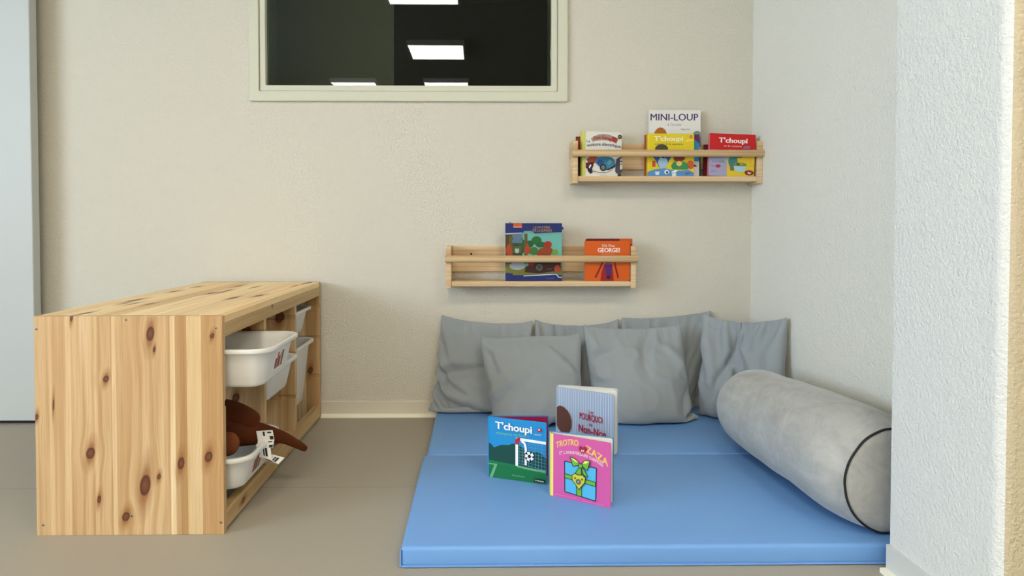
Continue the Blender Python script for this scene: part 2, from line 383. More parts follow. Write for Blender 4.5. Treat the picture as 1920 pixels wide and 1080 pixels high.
bev(from_bm('end_panel', extrude_profile(grooved(UD-TH, UD, True, False, 0, UH), 'x', 0, UW), M['pine_end'], unit))
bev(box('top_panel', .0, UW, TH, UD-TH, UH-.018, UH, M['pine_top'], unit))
rw = .024
bev(box('top_rail', UW-rw, UW, TH, UD-TH, UH-.052, UH-.018, M['pine_rail'], unit))
bev(box('bottom_rail', UW-rw, UW, TH, UD-TH, .008, .052, M['pine_rail'], unit))
bev(box('top_rail', 0, rw, TH, UD-TH, UH-.052, UH-.018, M['pine_rail'], unit))
bev(box('bottom_rail', 0, rw, TH, UD-TH, .008, .052, M['pine_rail'], unit))
for k in (1, 2):
    yc = TH/2 + (UD-TH)*k/3
    bev(from_bm('divider', extrude_profile(grooved(yc-TH/2, yc+TH/2, True, True, .052, UH-.052), 'x', .002, UW-.004), M['pine_div'], unit), .001)
    bm = bmesh.new(); box_bm(bm, rw, UW-rw, yc-TH/2, yc+TH/2, .012, .052); from_bm('cross_bar', bm, M['pine_rail'], unit)
    bm = bmesh.new(); box_bm(bm, rw, UW-rw, yc-TH/2, yc+TH/2, UH-.052, UH-.018); from_bm('cross_bar', bm, M['pine_rail'], unit)
for (px, py) in ((67,617), (235,600), (403,616), (74,984), (241,968), (409,981)):
    x, z, _, _ = kp(px, py, 1, 1); bm = bmesh.new()
    bmesh.ops.create_cone(bm, cap_ends=True, segments=20, radius1=.0036, radius2=.0028, depth=.0012, matrix=Matrix.Translation((x, -.0004, z)) @ Matrix.Rotation(PI/2, 4, 'X'))
    for a, b in ((.0005, .0017), (.0017, .0005)): box_bm(bm, x-a, x+a, -.0013, -.0009, z-b, z+b)
    for f in bm.faces: f.material_index = 1 if f.calc_center_median().y < -.0011 and f.calc_area() < 1.2e-5 else 0
    from_bm('screw', bm, mats=[M['screw'], M['dark']], parent=front_end)

def rrect(x0, x1, y0, y1, rf, rb, n=8):
    """rounded rectangle, front (+x) corners rf, back corners rb"""
    P_ = []
    for (cx, cy, r, a0) in ((x1-rf, y1-rf, rf, 0), (x0+rb, y1-rb, rb, PI/2), (x0+rb, y0+rb, rb, PI), (x1-rf, y0+rf, rf, PI*1.5)):
        for i in range(n+1):
            a = a0 + PI/2*i/n; P_.append((cx+r*math.cos(a), cy+r*math.sin(a)))
    return P_
def make_bin(label, xf, yc, zr, h, pic=None):
    """bin hangs by its rim; origin at the rim's front middle"""
    t = thing('storage_bin', label, 'storage bin', (xf, yc, zr), group='white plastic bins of the toy storage unit')
    L_, Wd = .415, .284
    def loop(ins, z, extra=0.):
        return [(x, y, z) for x, y in rrect(-L_+ins, -ins, -Wd/2+ins+extra, Wd/2-ins-extra, max(.055-ins*.6, .012), max(.035-ins*.6, .008))]
    tp = .012 + h*.05
    loops = [loop(.020+tp+.006, -h), loop(.018+tp, -h+.003), loop(.016+tp-.002, -h+.010), loop(.016, -.020), loop(.014, -.011), loop(.001, -.011), loop(0, -.009), loop(0, -.001), loop(.0015, 0), loop(.008, .0), loop(.012, -.002), loop(.0155, -.006),
             loop(.0175, -.022), loop(.018+tp, -h+.012), loop(.020+tp, -h+.006), loop(.026+tp, -h+.003)]
    bm = bmesh.new(); R_ = [[bm.verts.new(p) for p in lp] for lp in loops]; n = len(R_[0])
    for a, b in zip(R_, R_[1:]):
        for i in range(n): bm.faces.new((a[i], a[(i+1) % n], b[(i+1) % n], b[i]))
    bm.faces.new(R_[0][::-1]); bm.faces.new(R_[-1])
    bmesh.ops.recalc_face_normals(bm, faces=bm.faces[:])
    o = from_bm('bin_body', bm, M['bin'], t, smooth=True)
    m = o.modifiers.new('edge', 'BEVEL'); m.width = .0008; m.segments = 2; m.limit_method = 'ANGLE'; m.angle_limit = .7
    if pic:
        y0, y1, z0, z1 = pic; bm = bmesh.new(); mats = [flat((238,236,232)), flat((120,50,48)), flat((176,96,90)), flat((92,44,52)), flat((206,160,146))]
        def q(a, b, c_, d_, off, mi):
            def fx(z): return -(.016 + (tp-.002)*max(0, (-z-.020))/(h-.030)) + off
            vs = [bm.verts.new((fx(z)+dd, y, z)) for dd in (0, -.0009) for (y, z) in ((a, c_), (b, c_), (b, d_), (a, d_))]
            for idx in ((0,1,2,3), (7,6,5,4), (0,4,5,1), (1,5,6,2), (2,6,7,3), (3,7,4,0)): bm.faces.new([vs[i] for i in idx]).material_index = mi
        q(y0, y1, z0, z1, .0016, 0)
        wd = y1-y0; hh = z1-z0; random.seed(int(zr*100))
        for k in range(5):
            a = y0+wd*(.10+.16*k); q(a, a+wd*.145, z0+hh*.10, z0+hh*random.uniform(.55, .92), .0021, 1+k % 4)
        bmesh.ops.recalc_face_normals(bm, faces=bm.faces[:]); from_bm('picture_label', bm, mats=mats, parent=o)
    return t
c1, c2, c3 = [UY + TH/2 + (UD-TH)*(k+.5)/3 for k in range(3)]
make_bin('white bin pulled out at the top of the nearest column, with a reddish picture label', -.503, c1, .4355, .100, (-.045, .035, -.075, -.018))
make_bin('low white bin holding the brown plush toy, at the foot of the nearest column', -.556, c1, .1705, .088, (-.055, .012, -.072, -.020))
make_bin('shallow white bin in the middle column, just behind the pulled-out bin', -.592, c2, .3145, .100)
make_bin('shallow white bin at the top of the farthest column, under the top rail', -.626, c3, .4355, .098)
make_bin('deep white bin below another in the farthest column', -.617, c3, .3145, .230)

# brown plush toy flopped in the low bin
def skin_body(name, chain, mat, parent, sub=2):
    """chain: list of (co, radius, parent index)"""
    me = bpy.data.meshes.new(name); me.from_pydata([c for c, r, p in chain], [(p, i) for i, (c, r, p) in enumerate(chain) if p is not None], [])
    o = link(name, me, mat, parent, smooth=False)
    o.modifiers.new('skin', 'SKIN'); sk = me.skin_vertices.new() if not me.skin_vertices else me.skin_vertices[0]
    for i, (c, r, p) in enumerate(chain): me.skin_vertices[0].data[i].radius = (r, r); me.skin_vertices[0].data[i].use_root = (i == 0)
    m = o.modifiers.new('sub', 'SUBSURF'); m.levels = m.render_levels = sub
    dg = bpy.context.evaluated_depsgraph_get(); dg.update(); ev = o.evaluated_get(dg); nm = bpy.data.meshes.new_from_object(ev)
    o.modifiers.clear(); o.data = nm
    if not nm.materials: nm.materials.append(mat)
    for p in nm.polygons: p.use_smooth = True
    return o
TO = Vector((-.74, -.79, .115))
toy = thing('plush_toy', 'reddish-brown plush toy flopped in the low bin with one limb hanging out', 'plush toy', TO)
def T(x, y, z): return tuple(Vector((x, y, z))-TO)
skin_body('plush_body', [(T(-.745,-.79,.185), .055, None), (T(-.69,-.795,.200), .050, 0), (T(-.645,-.79,.197), .043, 1), (T(-.608,-.768,.182), .035, 2), (T(-.574,-.737,.170), .025, 3), (T(-.535,-.715,.152), .016, 4), (T(-.497,-.695,.122), .0115, 5), (T(-.482,-.69,.110), .008, 6),
    (T(-.75,-.81,.235), .048, 0), (T(-.69,-.80,.250), .042, 8), (T(-.645,-.79,.244), .034, 9), (T(-.615,-.78,.225), .031, 10), (T(-.588,-.762,.206), .024, 11), (T(-.84,-.80,.20), .045, 0), (T(-.88,-.79,.20), .035, 13),
    (T(-.69,-.835,.185), .028, 1), (T(-.655,-.855,.192), .024, 15), (T(-.633,-.872,.196), .022, 16)], M['plush'], toy)
bm = bmesh.new()
bmesh.ops.create_uvsphere(bm, u_segments=24, v_segments=14, radius=1)
for v in bm.verts: v.co = Vector(T(-.623, -.889, .194)) + Matrix.Rotation(.35, 3, 'Z') @ Vector((v.co.x*.0275, v.co.y*.012, v.co.z*.030))
from_bm('foot_sole', bm, M['plush_sole'], toy, smooth=True)
# paper care tags
def ribbon(name, pts, wv, mat, parent, bars=()):
    bm = bmesh.new(); wv = Vector(wv); mats = [mat, flat((40,40,44))]
    for a, b in zip(pts, pts[1:]):
        A, B = Vector(a), Vector(b); nrm = (B-A).cross(wv).normalized()*.0004
        vs = [bm.verts.new(p+s_*nrm) for s_ in (1, -1) for p in (A-wv, A+wv, B+wv, B-wv)]
        for idx in ((0,1,2,3), (7,6,5,4), (0,4,5,1), (1,5,6,2), (2,6,7,3), (3,7,4,0)): bm.faces.new([vs[i] for i in idx])
        for s_ in (1, -1):
            for (u0, u1, t0, t1) in bars:
                q = [A+(B-A)*t+wv*u+nrm*s_*1.6 for (u, t) in ((u0,t0),(u1,t0),(u1,t1),(u0,t1))]
                bm.faces.new([bm.verts.new(p) for p in q]).material_index = 1
    return from_bm(name, bm, mats=mats, parent=parent)
ribbon('care_tag', [T(-.566,-.790,.196), T(-.560,-.795,.172), T(-.563,-.798,.152)], (.022,-.002,.002), flat((232,231,228), .6), toy, [(-.25,.0,.1,.55), (.3,.8,.15,.3), (.5,.95,.6,.95)])
ribbon('care_tag', [T(-.566,-.799,.158), T(-.560,-.808,.130), T(-.546,-.800,.116), T(-.532,-.792,.130)], (.020,-.004,-.004), flat((236,235,232), .6), toy, [(-.1,.1,.1,.8), (.2,.5,.1,.8)])

# ------------------------------------------------------------------ wall shelves
def shelf(label, x0, z0):
    """origin: lower left corner at the wall"""
    Wd, D_, H_ = .703, .097, .157
    t = thing('wall_book_shelf', label, 'shelf', (x0, 0, z0), group='narrow pine wall book shelves')
    for a in (0, Wd-.020): box('side_panel', a, a+.020, -D_, -.0005, 0, H_, M['pine_shelf'], t, bev=.0025)
    box('back_board', .020, Wd-.020, -.016, -.0005, .058, H_-.003, M['pine_shelf'], t, bev=.0015)
    box('shelf_board', .020, Wd-.020, -D_+.003, -.0005, .008, .027, M['pine_shelf'], t, bev=.002)
    zc = .110; prof = []
    for i in range(20):
        a = 2*PI*i/20; prof.append((-D_-.0085+.0105*math.cos(a)*(1 if math.cos(a) < 0 else .8), zc+.0128*math.sin(a)))
    o = from_bm('front_bar', extrude_profile(prof, 'x', -.002, Wd+.003), M['pine_bar'], t, smooth=False); bev(o, .001)
    for p in o.data.polygons: p.use_smooth = len(p.vertices) == 4
    return t
ZL, ZU = .500, .888
shelf('lower pine wall shelf, holding the dark blue jungle book and the orange books', -.127, ZL)
s2 = shelf('upper pine wall shelf near the room corner, holding three groups of books', .339, ZU)
sc = bmesh.new(); bmesh.ops.create_cone(sc, cap_ends=True, segments=16, radius1=.004, radius2=.003, depth=.001, matrix=Matrix.Translation((.092, -.0165, .125)) @ Matrix.Rotation(PI/2, 4, 'X'))
from_bm('screw', sc, M['dark'], [o for o in bpy.data.objects if o.name == 'wall_book_shelf'][0])

# ------------------------------------------------------------------ blue folding mat
mat = thing('folding_mat', 'pale blue vinyl folding floor mat in the corner, under the cushions and books', 'mat', (.43, -.56, 0))
def mat_panel(x0, x1, y0, y1, th):
    nx, ny = 40, 20; bm = bmesh.new(); r = .009
    def prof(t):   # rounded rim
        return t
    bm = box_bm(bmesh.new(), x0, x1, y0, y1, .0015, th, bev=r, seg=4)
    o = from_bm('mat_panel', bm, M['mat'], mat, smooth=True)
    o.location = (-.43, .56, 0)
    return o
MT = .0450
mat_panel(-.163, 1.030, -.548, -.018, MT-.0012)
mat_panel(-.171, 1.032, -1.113, -.551, MT)
# welded edge seams of the front panel: thin raised piping under the front edge
bm = bmesh.new()
for (a, b) in (((-.1695, -1.1135), (1.03, -1.1135)),):
    box_bm(bm, a[0], b[0], a[1]-.0012, a[1]+.004, .002, .006, bev=.0008)
box_bm(bm, -.1725, -.1695, -1.1145, -1.106, .004, MT-.006, bev=.0008)
box_bm(bm, -.1725, -.168, -1.110, -.556, .002, .006, bev=.0008)
o = from_bm('edge_seam', bm, M['mat'], mat); o.location = (-.43, .56, 0)

# ------------------------------------------------------------------ cushions: small cloth solver
NP = 50
class Topo:
    def __init__(s, N):
        s.N = N; ids = [np.arange(N*N).reshape(N, N), None]
        b = np.full((N, N), -1); b[0,:] = ids[0][0,:]; b[-1,:] = ids[0][-1,:]; b[:,0] = ids[0][:,0]; b[:,-1] = ids[0][:,-1]
        inner = b < 0; b[inner] = N*N + np.arange(inner.sum()); ids[1] = b; s.ids = ids; s.nv = N*N + inner.sum()
        E = {}
        for k, I in enumerate(ids):
            for (di, dj, w_, st) in ((1,0,1.,1.), (0,1,1.,1.), (1,1,2**.5,.5), (1,-1,2**.5,.5), (3,0,3.,.05), (0,3,3.,.05)):
                for i in range(N-di):
                    for j in range(max(0,-dj), N-max(0,dj)):
                        a, c_ = int(I[i,j]), int(I[i+di,j+dj])
                        E.setdefault((min(a,c_), max(a,c_)), (w_, st))
        items = list(E.items()); random.Random(1).shuffle(items)
        used = [0]*s.nv; groups = {}
        for (a, c_), (w_, st) in items:
            m = used[a] | used[c_]; col = 0
            while m >> col & 1: col += 1
            used[a] |= 1 << col; used[c_] |= 1 << col; groups.setdefault(col, []).append((a, c_, w_, st))
        s.groups = [(np.array([q[0] for q in G_]), np.array([q[1] for q in G_]), np.array([q[2] for q in G_]), np.array([q[3] for q in G_])) for G_ in groups.values()]
        F = []
        for k, I in enumerate(ids):
            for i in range(N-1):
                for j in range(N-1):
                    q = (I[i,j], I[i+1,j], I[i+1,j+1], I[i,j+1]); F.append(q if k == 0 else q[::-1])
        s.F = np.array(F)
TP = Topo(NP)
def sim_cushion(corners, size, vol, planes, seed, grav=2.0, steps=170, bottom=1.6, pulls=(), topw=.25, sag=.006, sidew=.06):
    N = NP; TL, TR, BL, BR = [np.array(c, float) for c in corners]
    u = np.linspace(0, 1, N); rng = np.random.RandomState(seed)
    ctr = (TL+TR+BL+BR)/4; nrm = np.cross(TR-TL+BR-BL, TL-BL+TR-BR); nrm /= np.linalg.norm(nrm)    # towards the camera side
    if nrm[1] > 0: nrm = -nrm
    X = np.zeros((TP.nv, 3)); U_, V_ = np.meshgrid(u, u, indexing='ij')
    base = ((1-U_)*(1-V_))[...,None]*BL + (U_*(1-V_))[...,None]*BR + ((1-U_)*V_)[...,None]*TL + (U_*V_)[...,None]*TR
    ph = rng.uniform(0, 6.28, 8); wv = sum(np.sin(rng.uniform(2,9)*U_+rng.uniform(2,9)*V_+ph[k]) for k in range(8))/8
    th = .028*np.sqrt(np.clip(4*U_*(1-U_)*4*V_*(1-V_), 0, 1))
    X[TP.ids[1].ravel()] = (base - nrm*th[...,None] + nrm*.006*wv[...,None]).reshape(-1,3)
    X[TP.ids[0].ravel()] = (base + nrm*(th[...,None] + .006*wv[...,None])).reshape(-1,3)
    rest = size/(N-1); Pv = X.copy(); dt = 1/60.
    cid = [TP.ids[0][0,-1], TP.ids[0][-1,-1], TP.ids[0][0,0], TP.ids[0][-1,0]]
    F = TP.F; zlo = min(BL[2], BR[2])
    p = 0.
    for it in range(steps):
        a, b, c_, d_ = X[F[:,0]], X[F[:,1]], X[F[:,2]], X[F[:,3]]
        fn = np.cross(c_-a, d_-b)*.5; fc = (a+b+c_+d_)/4
        V = (fn*(fc-ctr)).sum()/3
        if it == 0: sg = 1. if V > 0 else -1.
        V *= sg; fn = fn*sg
        p = max(0., min(4.0e5*(vol-V), 600.))*1.
        hgt = np.clip((fc[:,2]-zlo)/size, 0, 1); fp = fn*(p*(1+bottom*(1-hgt)**2))[:,None]
        acc = np.zeros_like(X)
        for k in range(4): np.add.at(acc, F[:,k], fp/4)
        acc = acc/(1.0/TP.nv*2); acc *= .4
        acc[:,2] -= grav
        vel = (X-Pv)*.93; Pv = X.copy()
        stp = vel+acc*dt*dt; ln = np.linalg.norm(stp, axis=1, keepdims=True); stp *= np.minimum(1, .012/np.maximum(ln, 1e-9)); X = X+stp
        for q in range(7):
            for (i, j, w_, st) in TP.groups:
                d = X[j]-X[i]; L_ = np.sqrt((d*d).sum(1)); r_ = w_*rest
                cr = (L_-r_)/np.maximum(L_, 1e-9)*.5*np.where((w_ > 2.5) & (L_ > r_), 0., st)
                d = d*cr[:,None]; X[i] += d; X[j] -= d
            for k, cn in zip(cid, (TL, TR, BL, BR)):
                if cn is not None: X[k] += (cn-X[k])*.6
            tk = TP.ids[0][:,-1]; tl = TL+(TR-TL)*u[:,None]; tl[:,2] -= sag*np.sin(np.pi*u)
            X[tk] += (tl-X[tk])*topw
            for (tk, e0, e1) in ((TP.ids[0][0,:], BL, TL), (TP.ids[0][-1,:], BR, TR)): X[tk] += ((e0+(e1-e0)*u[:,None])-X[tk])*sidew
            for (iu, iv, tgt, wgt) in pulls: 
                k = TP.ids[0][int(iu*(N-1)), int(iv*(N-1))]; X[k] += (np.array(tgt)-X[k])*wgt
            for (n_, d0) in planes:
                n_ = np.array(n_, float); ds = X@n_-d0; m = ds < 0
                if m.any():
                    X[m] -= ds[m][:,None]*n_; mv = X[m]-Pv[m]; X[m] -= .5*(mv-(mv@n_)[:,None]*n_)
    return X
def plane(n, pt):
    n = np.array(n, float); n /= np.linalg.norm(n); return (tuple(n), float(n@np.array(pt)))
def crease(X, folds, seed, corners, amp=.0042):
    """folds in the loose cover: (u,v) polyline, width, height; plus soft random rumples"""
    N = NP; n_ = np.zeros_like(X); F = TP.F
    fn = np.cross(X[F[:,2]]-X[F[:,0]], X[F[:,3]]-X[F[:,1]])
    for k in range(4): np.add.at(n_, F[:,k], fn)
    n_ /= np.maximum(np.linalg.norm(n_, axis=1, keepdims=True), 1e-9)
    I = TP.ids[0]; ctr = X.mean(0)
    if (n_[I[N//2, N//2]])[1] > 0: n_ = -n_
    for i in range(1, N-1):
        for j in range(1, N-1):
            u, v = i/(N-1), j/(N-1); d = 0.
            edge = min(1., min(u, 1-u, v, 1-v)*9)
            a = noise.noise(Vector((u*3.1+seed, v*3.1, seed*1.7))); b = noise.noise(Vector((u*6.5+9, v*5.1+seed, 3.3)))
            d += amp*1.6*a + amp*1.5*((1-abs(b))**5-.35)
            for (P_, w_, h_) in folds:
                best = None; Lt = len(P_)-1
                for q in range(Lt):
                    (x0, y0), (x1, y1) = P_[q], P_[q+1]; dx, dy = x1-x0, y1-y0; L2 = dx*dx+dy*dy
                    t = max(0., min(1., ((u-x0)*dx+(v-y0)*dy)/L2)); ex, ey = u-x0-t*dx, v-y0-t*dy; dist = math.hypot(ex, ey)
                    if best is None or dist < best[0]: best = (dist, math.copysign(1, ex*dy-ey*dx), (q+t)/Lt)
                dist, sg, tt = best; s_ = dist/w_
                fade = math.sin(math.pi*min(1, max(0, .12+tt*.80)))**.6
                d += 2.1*h_*fade*(math.exp(-s_*s_) if h_ > 0 else 0) + (0 if h_ > 0 else 2.1*h_*fade*(sg*s_*1.2+.45)*math.exp(-s_*s_))
            X[I[i,j]] += n_[I[i,j]]*d*edge
    X[:,2] = np.maximum(X[:,2], MT+.0022); X[:,1] = np.minimum(X[:,1], -.002); X[:,0] = np.minimum(X[:,0], 1.039)
    return X
def cushion(label, corners, seed, planes, vol=.0064, size=.375, folds=(), **kw):
    X = sim_cushion(corners, size, vol, planes, seed, **kw)
    X = crease(X, folds, seed, corners)
    org = Vector((float(X[:,0].mean()), float(X[:,1].mean()), float(X[:,2].min())))
    me = bpy.data.meshes.new('cushion'); me.from_pydata([tuple(Vector(map(float, x))-org) for x in X], [], [tuple(int(i) for i in f) for f in TP.F])
    bm = bmesh.new(); bm.from_mesh(me); bmesh.ops.recalc_face_normals(bm, faces=bm.faces[:]); bm.to_mesh(me); bm.free()
    o = link('cushion', me, M['cushion'], loc=org, smooth=True)
    m = o.modifiers.new('sub', 'SUBSURF'); m.levels = 1; m.render_levels = 1
    tag(o, label, 'cushion', 'grey scatter cushions on the blue mat'); return o
FLR = plane((0,0,1), (0,0,MT+.001)); WALL = plane((0,-1,0), (0,-.003,0)); WR = plane((-1,0,0), (1.036,0,0))
Sb = plane((0,1,-.20), (0,-.142,.045)); Sf = plane((0,-1,.20), (0,-.146,.045))
def xlt(x, s=0.): return plane((-1,0,s), (x,0,.2))
def xgt(x, s=0.): return plane((1,0,s), (x,0,.2))
SPL = plane((-.6,1,0), (.8,-.088,0)); SPR = plane((.6,-1,0), (.8,-.091,0))
cushion('grey cushion at the left end of the back row, folded at its open side', [(-.150,-.014,.400),(.200,-.03,.378),(-.187,-.095,.050),(.17,-.095,.050)], 3, [FLR, WALL, Sb, xlt(.202)], .0072, size=.395, grav=3., bottom=3., sidew=.12,
    folds=[([(.0,.44),(.18,.60),(.42,.66)], .055, -.014), ([(.02,.38),(.16,.47),(.32,.42)], .04, -.011), ([(.1,.33),(.4,.30),(.65,.22)], .06, -.010), ([(.25,.12),(.55,.16),(.8,.1)], .05, .006)])
cushion('grey cushion second in the back row, mostly hidden, top corner showing behind the front pair', [(.205,-.014,.384),(.530,-.014,.386),(.21,-.08,.055),(.52,-.08,.055)], 5, [FLR, WALL, Sb, xgt(.206), xlt(.530)], .0060, size=.385, grav=2., topw=.12, folds=[([(.42,1.),(.45,.7)], .04, -.010), ([(.75,1.),(.7,.7)], .05, -.008)])
cushion('grey cushion third in the back row, its raised corner highest of all', [(.535,-.03,.386),(.888,-.014,.415),(.54,-.085,.055),(.77,-.09,.050)], 7, [FLR, WALL, Sb, xgt(.534), SPL], .0060, size=.375, grav=1., sag=.008)
cushion('grey cushion standing in the room corner behind the bolster, with a vertical crease', [(.820,-.115,.410),(1.027,-.335,.432),(.797,-.165,.050),(.985,-.365,.052)], 9, [FLR, WALL, WR, plane((0,1,0),(0,-.405,0)), SPR], .0066, size=.38, grav=.4, topw=.15, sag=.02, folds=[([(.44,1.),(.46,.72),(.32,.45),(.28,.2)], .05, -.012), ([(.50,.98),(.52,.75),(.66,.58),(.72,.45)], .04, .008), ([(.42,.65),(.55,.35)], .04, -.009)], pulls=[(.5,1.,(.925,-.195,.385),.5),(.5,.72,(.945,-.175,.30),.15)])
cushion('grey cushion leaning at the front left, propped behind the green football book', [(.002,-.100,.345),(.366,-.100,.358),(.045,-.185,.052),(.392,-.20,.052)], 12, [FLR, Sf, xlt(.386, -.10)], .0104, size=.388, grav=1.5, topw=.06, sidew=.0, sag=-.012, bottom=2.2, folds=[([(.02,.10),(.25,.13),(.45,.22),(.55,.42)], .05, .010), ([(.05,.42),(.22,.52),(.42,.62)], .06, -.009), ([(.98,.62),(.86,.72),(.72,.84)], .045, -.010), ([(.03,.90),(.12,.84),(.16,.72)], .04, -.007), ([(.3,.05),(.55,.12),(.7,.35)], .06, -.008)])
cushion('grey cushion leaning at the front right, behind the striped grey-blue book', [(.379,-.105,.380),(.737,-.105,.378),(.392,-.21,.052),(.778,-.20,.050)], 15, [FLR, Sf, xgt(.388, .10), plane((-1,-.6,0), (.79,-.20,0))], .0102, size=.390, grav=1.5, topw=.10, sidew=.02, bottom=2.4, folds=[([(.70,.98),(.60,.80),(.58,.62)], .055, -.010), ([(.80,.80),(.90,.62),(.97,.45)], .04, .008), ([(.98,.40),(.90,.32),(.84,.22)], .045, -.010), ([(.02,.70),(.12,.76),(.26,.80)], .045, -.008), ([(.05,.58),(.2,.55)], .05, .006)])

# ------------------------------------------------------------------ bolster
A_ = Vector((.918, -1.070, MT+.1195)); B_ = Vector((.848, -.440, MT+.1215)); ax = (B_-A_); BLn = ax.length
bol = thing('bolster_pillow', 'pale grey velvet bolster with black piping, lying along the right wall on the mat', 'bolster', (A_.x, A_.y, MT))
q = ax.to_track_quat('Y', 'Z').to_matrix()
RB = .1165
def bolster_pt(t, a, r):
    base = Vector((math.cos(a)*r, t, math.sin(a)*r))
    n_ = noise.noise(Vector((base.x*9, t*5, base.z*9)))*.0045 + noise.noise(Vector((base.x*26, t*14, base.z*26+7)))*.0016
    k = min(1, r/RB); rad = Vector((math.cos(a), 0, math.sin(a)))
    base += rad*n_*k
    fat = max(0., r-RB); base.z += fat*.72; base.x -= fat*1.0      # the fuller middle swells up and away from the wall
    base += rad*(-.008*math.exp(-((t-.47)/.04)**2 - ((a-2.0)/.5)**2))*k           # soft dent on top
    z = base.z
    if z < -RB*.975: base.z = -RB*.975 + (z+RB*.975)*.12      # flattened where it lies
    return base
prof = []
for i in range(10): prof.append((-.004*math.cos(i/9*PI/2)*0 - .010*(1-(i/9)**2), RB*.985*i/9))        # near cap, softly domed
prof += [(.004, RB*1.0), (.012, RB*1.0)]
for i in range(1, 40): prof.append((.012+(BLn-.055)*i/40, RB*(1.012 + .185*(1-math.exp(-i/3.2))*(1-i/40)**.8)))
for i in range(1, 10):
    a = PI/2*i/9; prof.append((BLn-.043+.043*math.sin(a), RB-.043*(1-math.cos(a))))
for i in range(1, 7): prof.append((BLn+.006*i/6, (RB-.043)*(1-i/6)))
bm = bmesh.new(); NA = 72; rows = []
for (t, r) in prof:
    if r < 1e-5: rows.append([bm.verts.new(bolster_pt(t, 0, 0))])
    else: rows.append([bm.verts.new(bolster_pt(t, 2*PI*k/NA, r)) for k in range(NA)])
for a, b in zip(rows, rows[1:]):
    for k in range(NA):
        k2 = (k+1) % NA
        if len(a) == 1: bm.faces.new((a[0], b[k], b[k2]))
        elif len(b) == 1: bm.faces.new((a[k], b[0], a[k2]))
        else: bm.faces.new((a[k], b[k], b[k2], a[k2]))
bmesh.ops.recalc_face_normals(bm, faces=bm.faces[:])
o = from_bm('bolster_cover', bm, M['velvet'], bol, smooth=True); o.matrix_local = Matrix.Translation((0,0,A_.z-MT)) @ q.to_4x4()
bm = bmesh.new(); rows = []
for k in range(NA):
    a = 2*PI*k/NA; c_ = bolster_pt(.001, a, RB*1.0); rad = Vector((math.cos(a), 0, math.sin(a)))
    rows.append([bm.verts.new(c_ + rad*(.0026*math.cos(b)+.001) + Vector((0, .0026*math.sin(b)-.001, 0))) for b in [2*PI*m/8 for m in range(8)]])
for k in range(NA):
    for m in range(8): bm.faces.new((rows[k][m], rows[k][(m+1) % 8], rows[(k+1) % NA][(m+1) % 8], rows[(k+1) % NA][m]))
bmesh.ops.recalc_face_normals(bm, faces=bm.faces[:])
o = from_bm('piping', bm, M['piping'], bol, smooth=True); o.matrix_local = Matrix.Translation((0,0,A_.z-MT)) @ q.to_4x4()

# ------------------------------------------------------------------ cover art (flat prints on the covers)
TXT = {}
def glyphs(s, bold):
    k = (s, bold)
    if k not in TXT:
        cu = bpy.data.curves.new('t', 'FONT'); cu.body = s; cu.size = 1; cu.offset = bold; cu.resolution_u = 3; cu.align_x = 'LEFT'
        o = bpy.data.objects.new('t', cu); COL.objects.link(o); dg = bpy.context.evaluated_depsgraph_get(); dg.update()
        me = bpy.data.meshes.new_from_object(o.evaluated_get(dg)); TXT[k] = ([tuple(v.co)[:2] for v in me.vertices], [tuple(p.vertices) for p in me.polygons])
        bpy.data.objects.remove(o); bpy.data.curves.remove(cu); bpy.data.meshes.remove(me)
    return TXT[k]
class Art:
    """prints in unit coordinates (0..1, 0..1) of a cover of size w x h; stacked in hair-thin layers towards -y"""
    def __init__(s, w_, h_, y=-.0002): s.w, s.h, s.y, s.items = w_, h_, y, []
    def poly(s, pts, rgb, raw=False):
        pts = [(x*s.w, z*s.h) for x, z in pts]
        pts = [(min(max(x, 0.0004), s.w-.0004), min(max(z, .0004), s.h-.0004)) for x, z in pts]
        s.items.append(([pts], [tuple(range(len(pts)))], rgb)); return s
    def rect(s, x0, z0, x1, z1, rgb): return s.poly([(x0,z0),(x1,z0),(x1,z1),(x0,z1)], rgb)
    def ell(s, cx, cz, rx, rz, rgb, n=28, a0=0, a1=2*PI): return s.poly([(cx+rx*math.cos(a0+(a1-a0)*i/n), cz+rz*math.sin(a0+(a1-a0)*i/n)) for i in range(n + (0 if a1-a0 > 6.2 else 1))], rgb)
    def line(s, pts, wd, rgb):
        for (a, b) in zip(pts, pts[1:]):
            dx, dz = (b[0]-a[0])*s.w, (b[1]-a[1])*s.h; L_ = math.hypot(dx, dz) or 1; nx, nz = -dz/L_*wd/2/s.w*s.w, dx/L_*wd/2
            s.poly([(a[0]+nx, a[1]+nz), (b[0]+nx, b[1]+nz), (b[0]-nx, b[1]-nz), (a[0]-nx, a[1]-nz)], rgb)
        return s
    def text(s, st, x0, z0, x1, hgt, rgb, bold=.02, arc=0., slope=0., fit=True):
        vs, fs = glyphs(st, 0. if 'M' in st else min(bold, .012))
        if not vs: return s
        mx = max(v[0] for v in vs); mn = min(v[0] for v in vs); kx = (x1-x0)*s.w/(mx-mn); kz = hgt*s.h
        out = []
        for (x, z) in vs:
            t = (x-mn)/(mx-mn); out.append((x0*s.w+(x-mn)*kx, z0*s.h + z*kz + (arc*(1-(2*t-1)**2) + slope*t)*s.h))
        dx = max(0., bold-.010)*hgt*s.h*.85
        for k in ((-1, 1, 0) if dx > 0 else (0,)): s.items.append(([[(x+k*dx, z) for x, z in out]], fs, rgb))
        return s
    def add_to(s, bm, mats):
        y = s.y
        for (P_, fs, rgb) in s.items:
            m = flat(rgb)
            if m not in mats: mats.append(m)
            mi = mats.index(m); vs = [bm.verts.new((x, y, z)) for x, z in P_[0]]
            for f in fs:
                try: q_ = bm.faces.new([vs[i] for i in f]); q_.material_index = mi; q_.normal_update(); 
                except ValueError: continue
                if q_.normal.y > 0: q_.normal_flip()
            y -= .00009
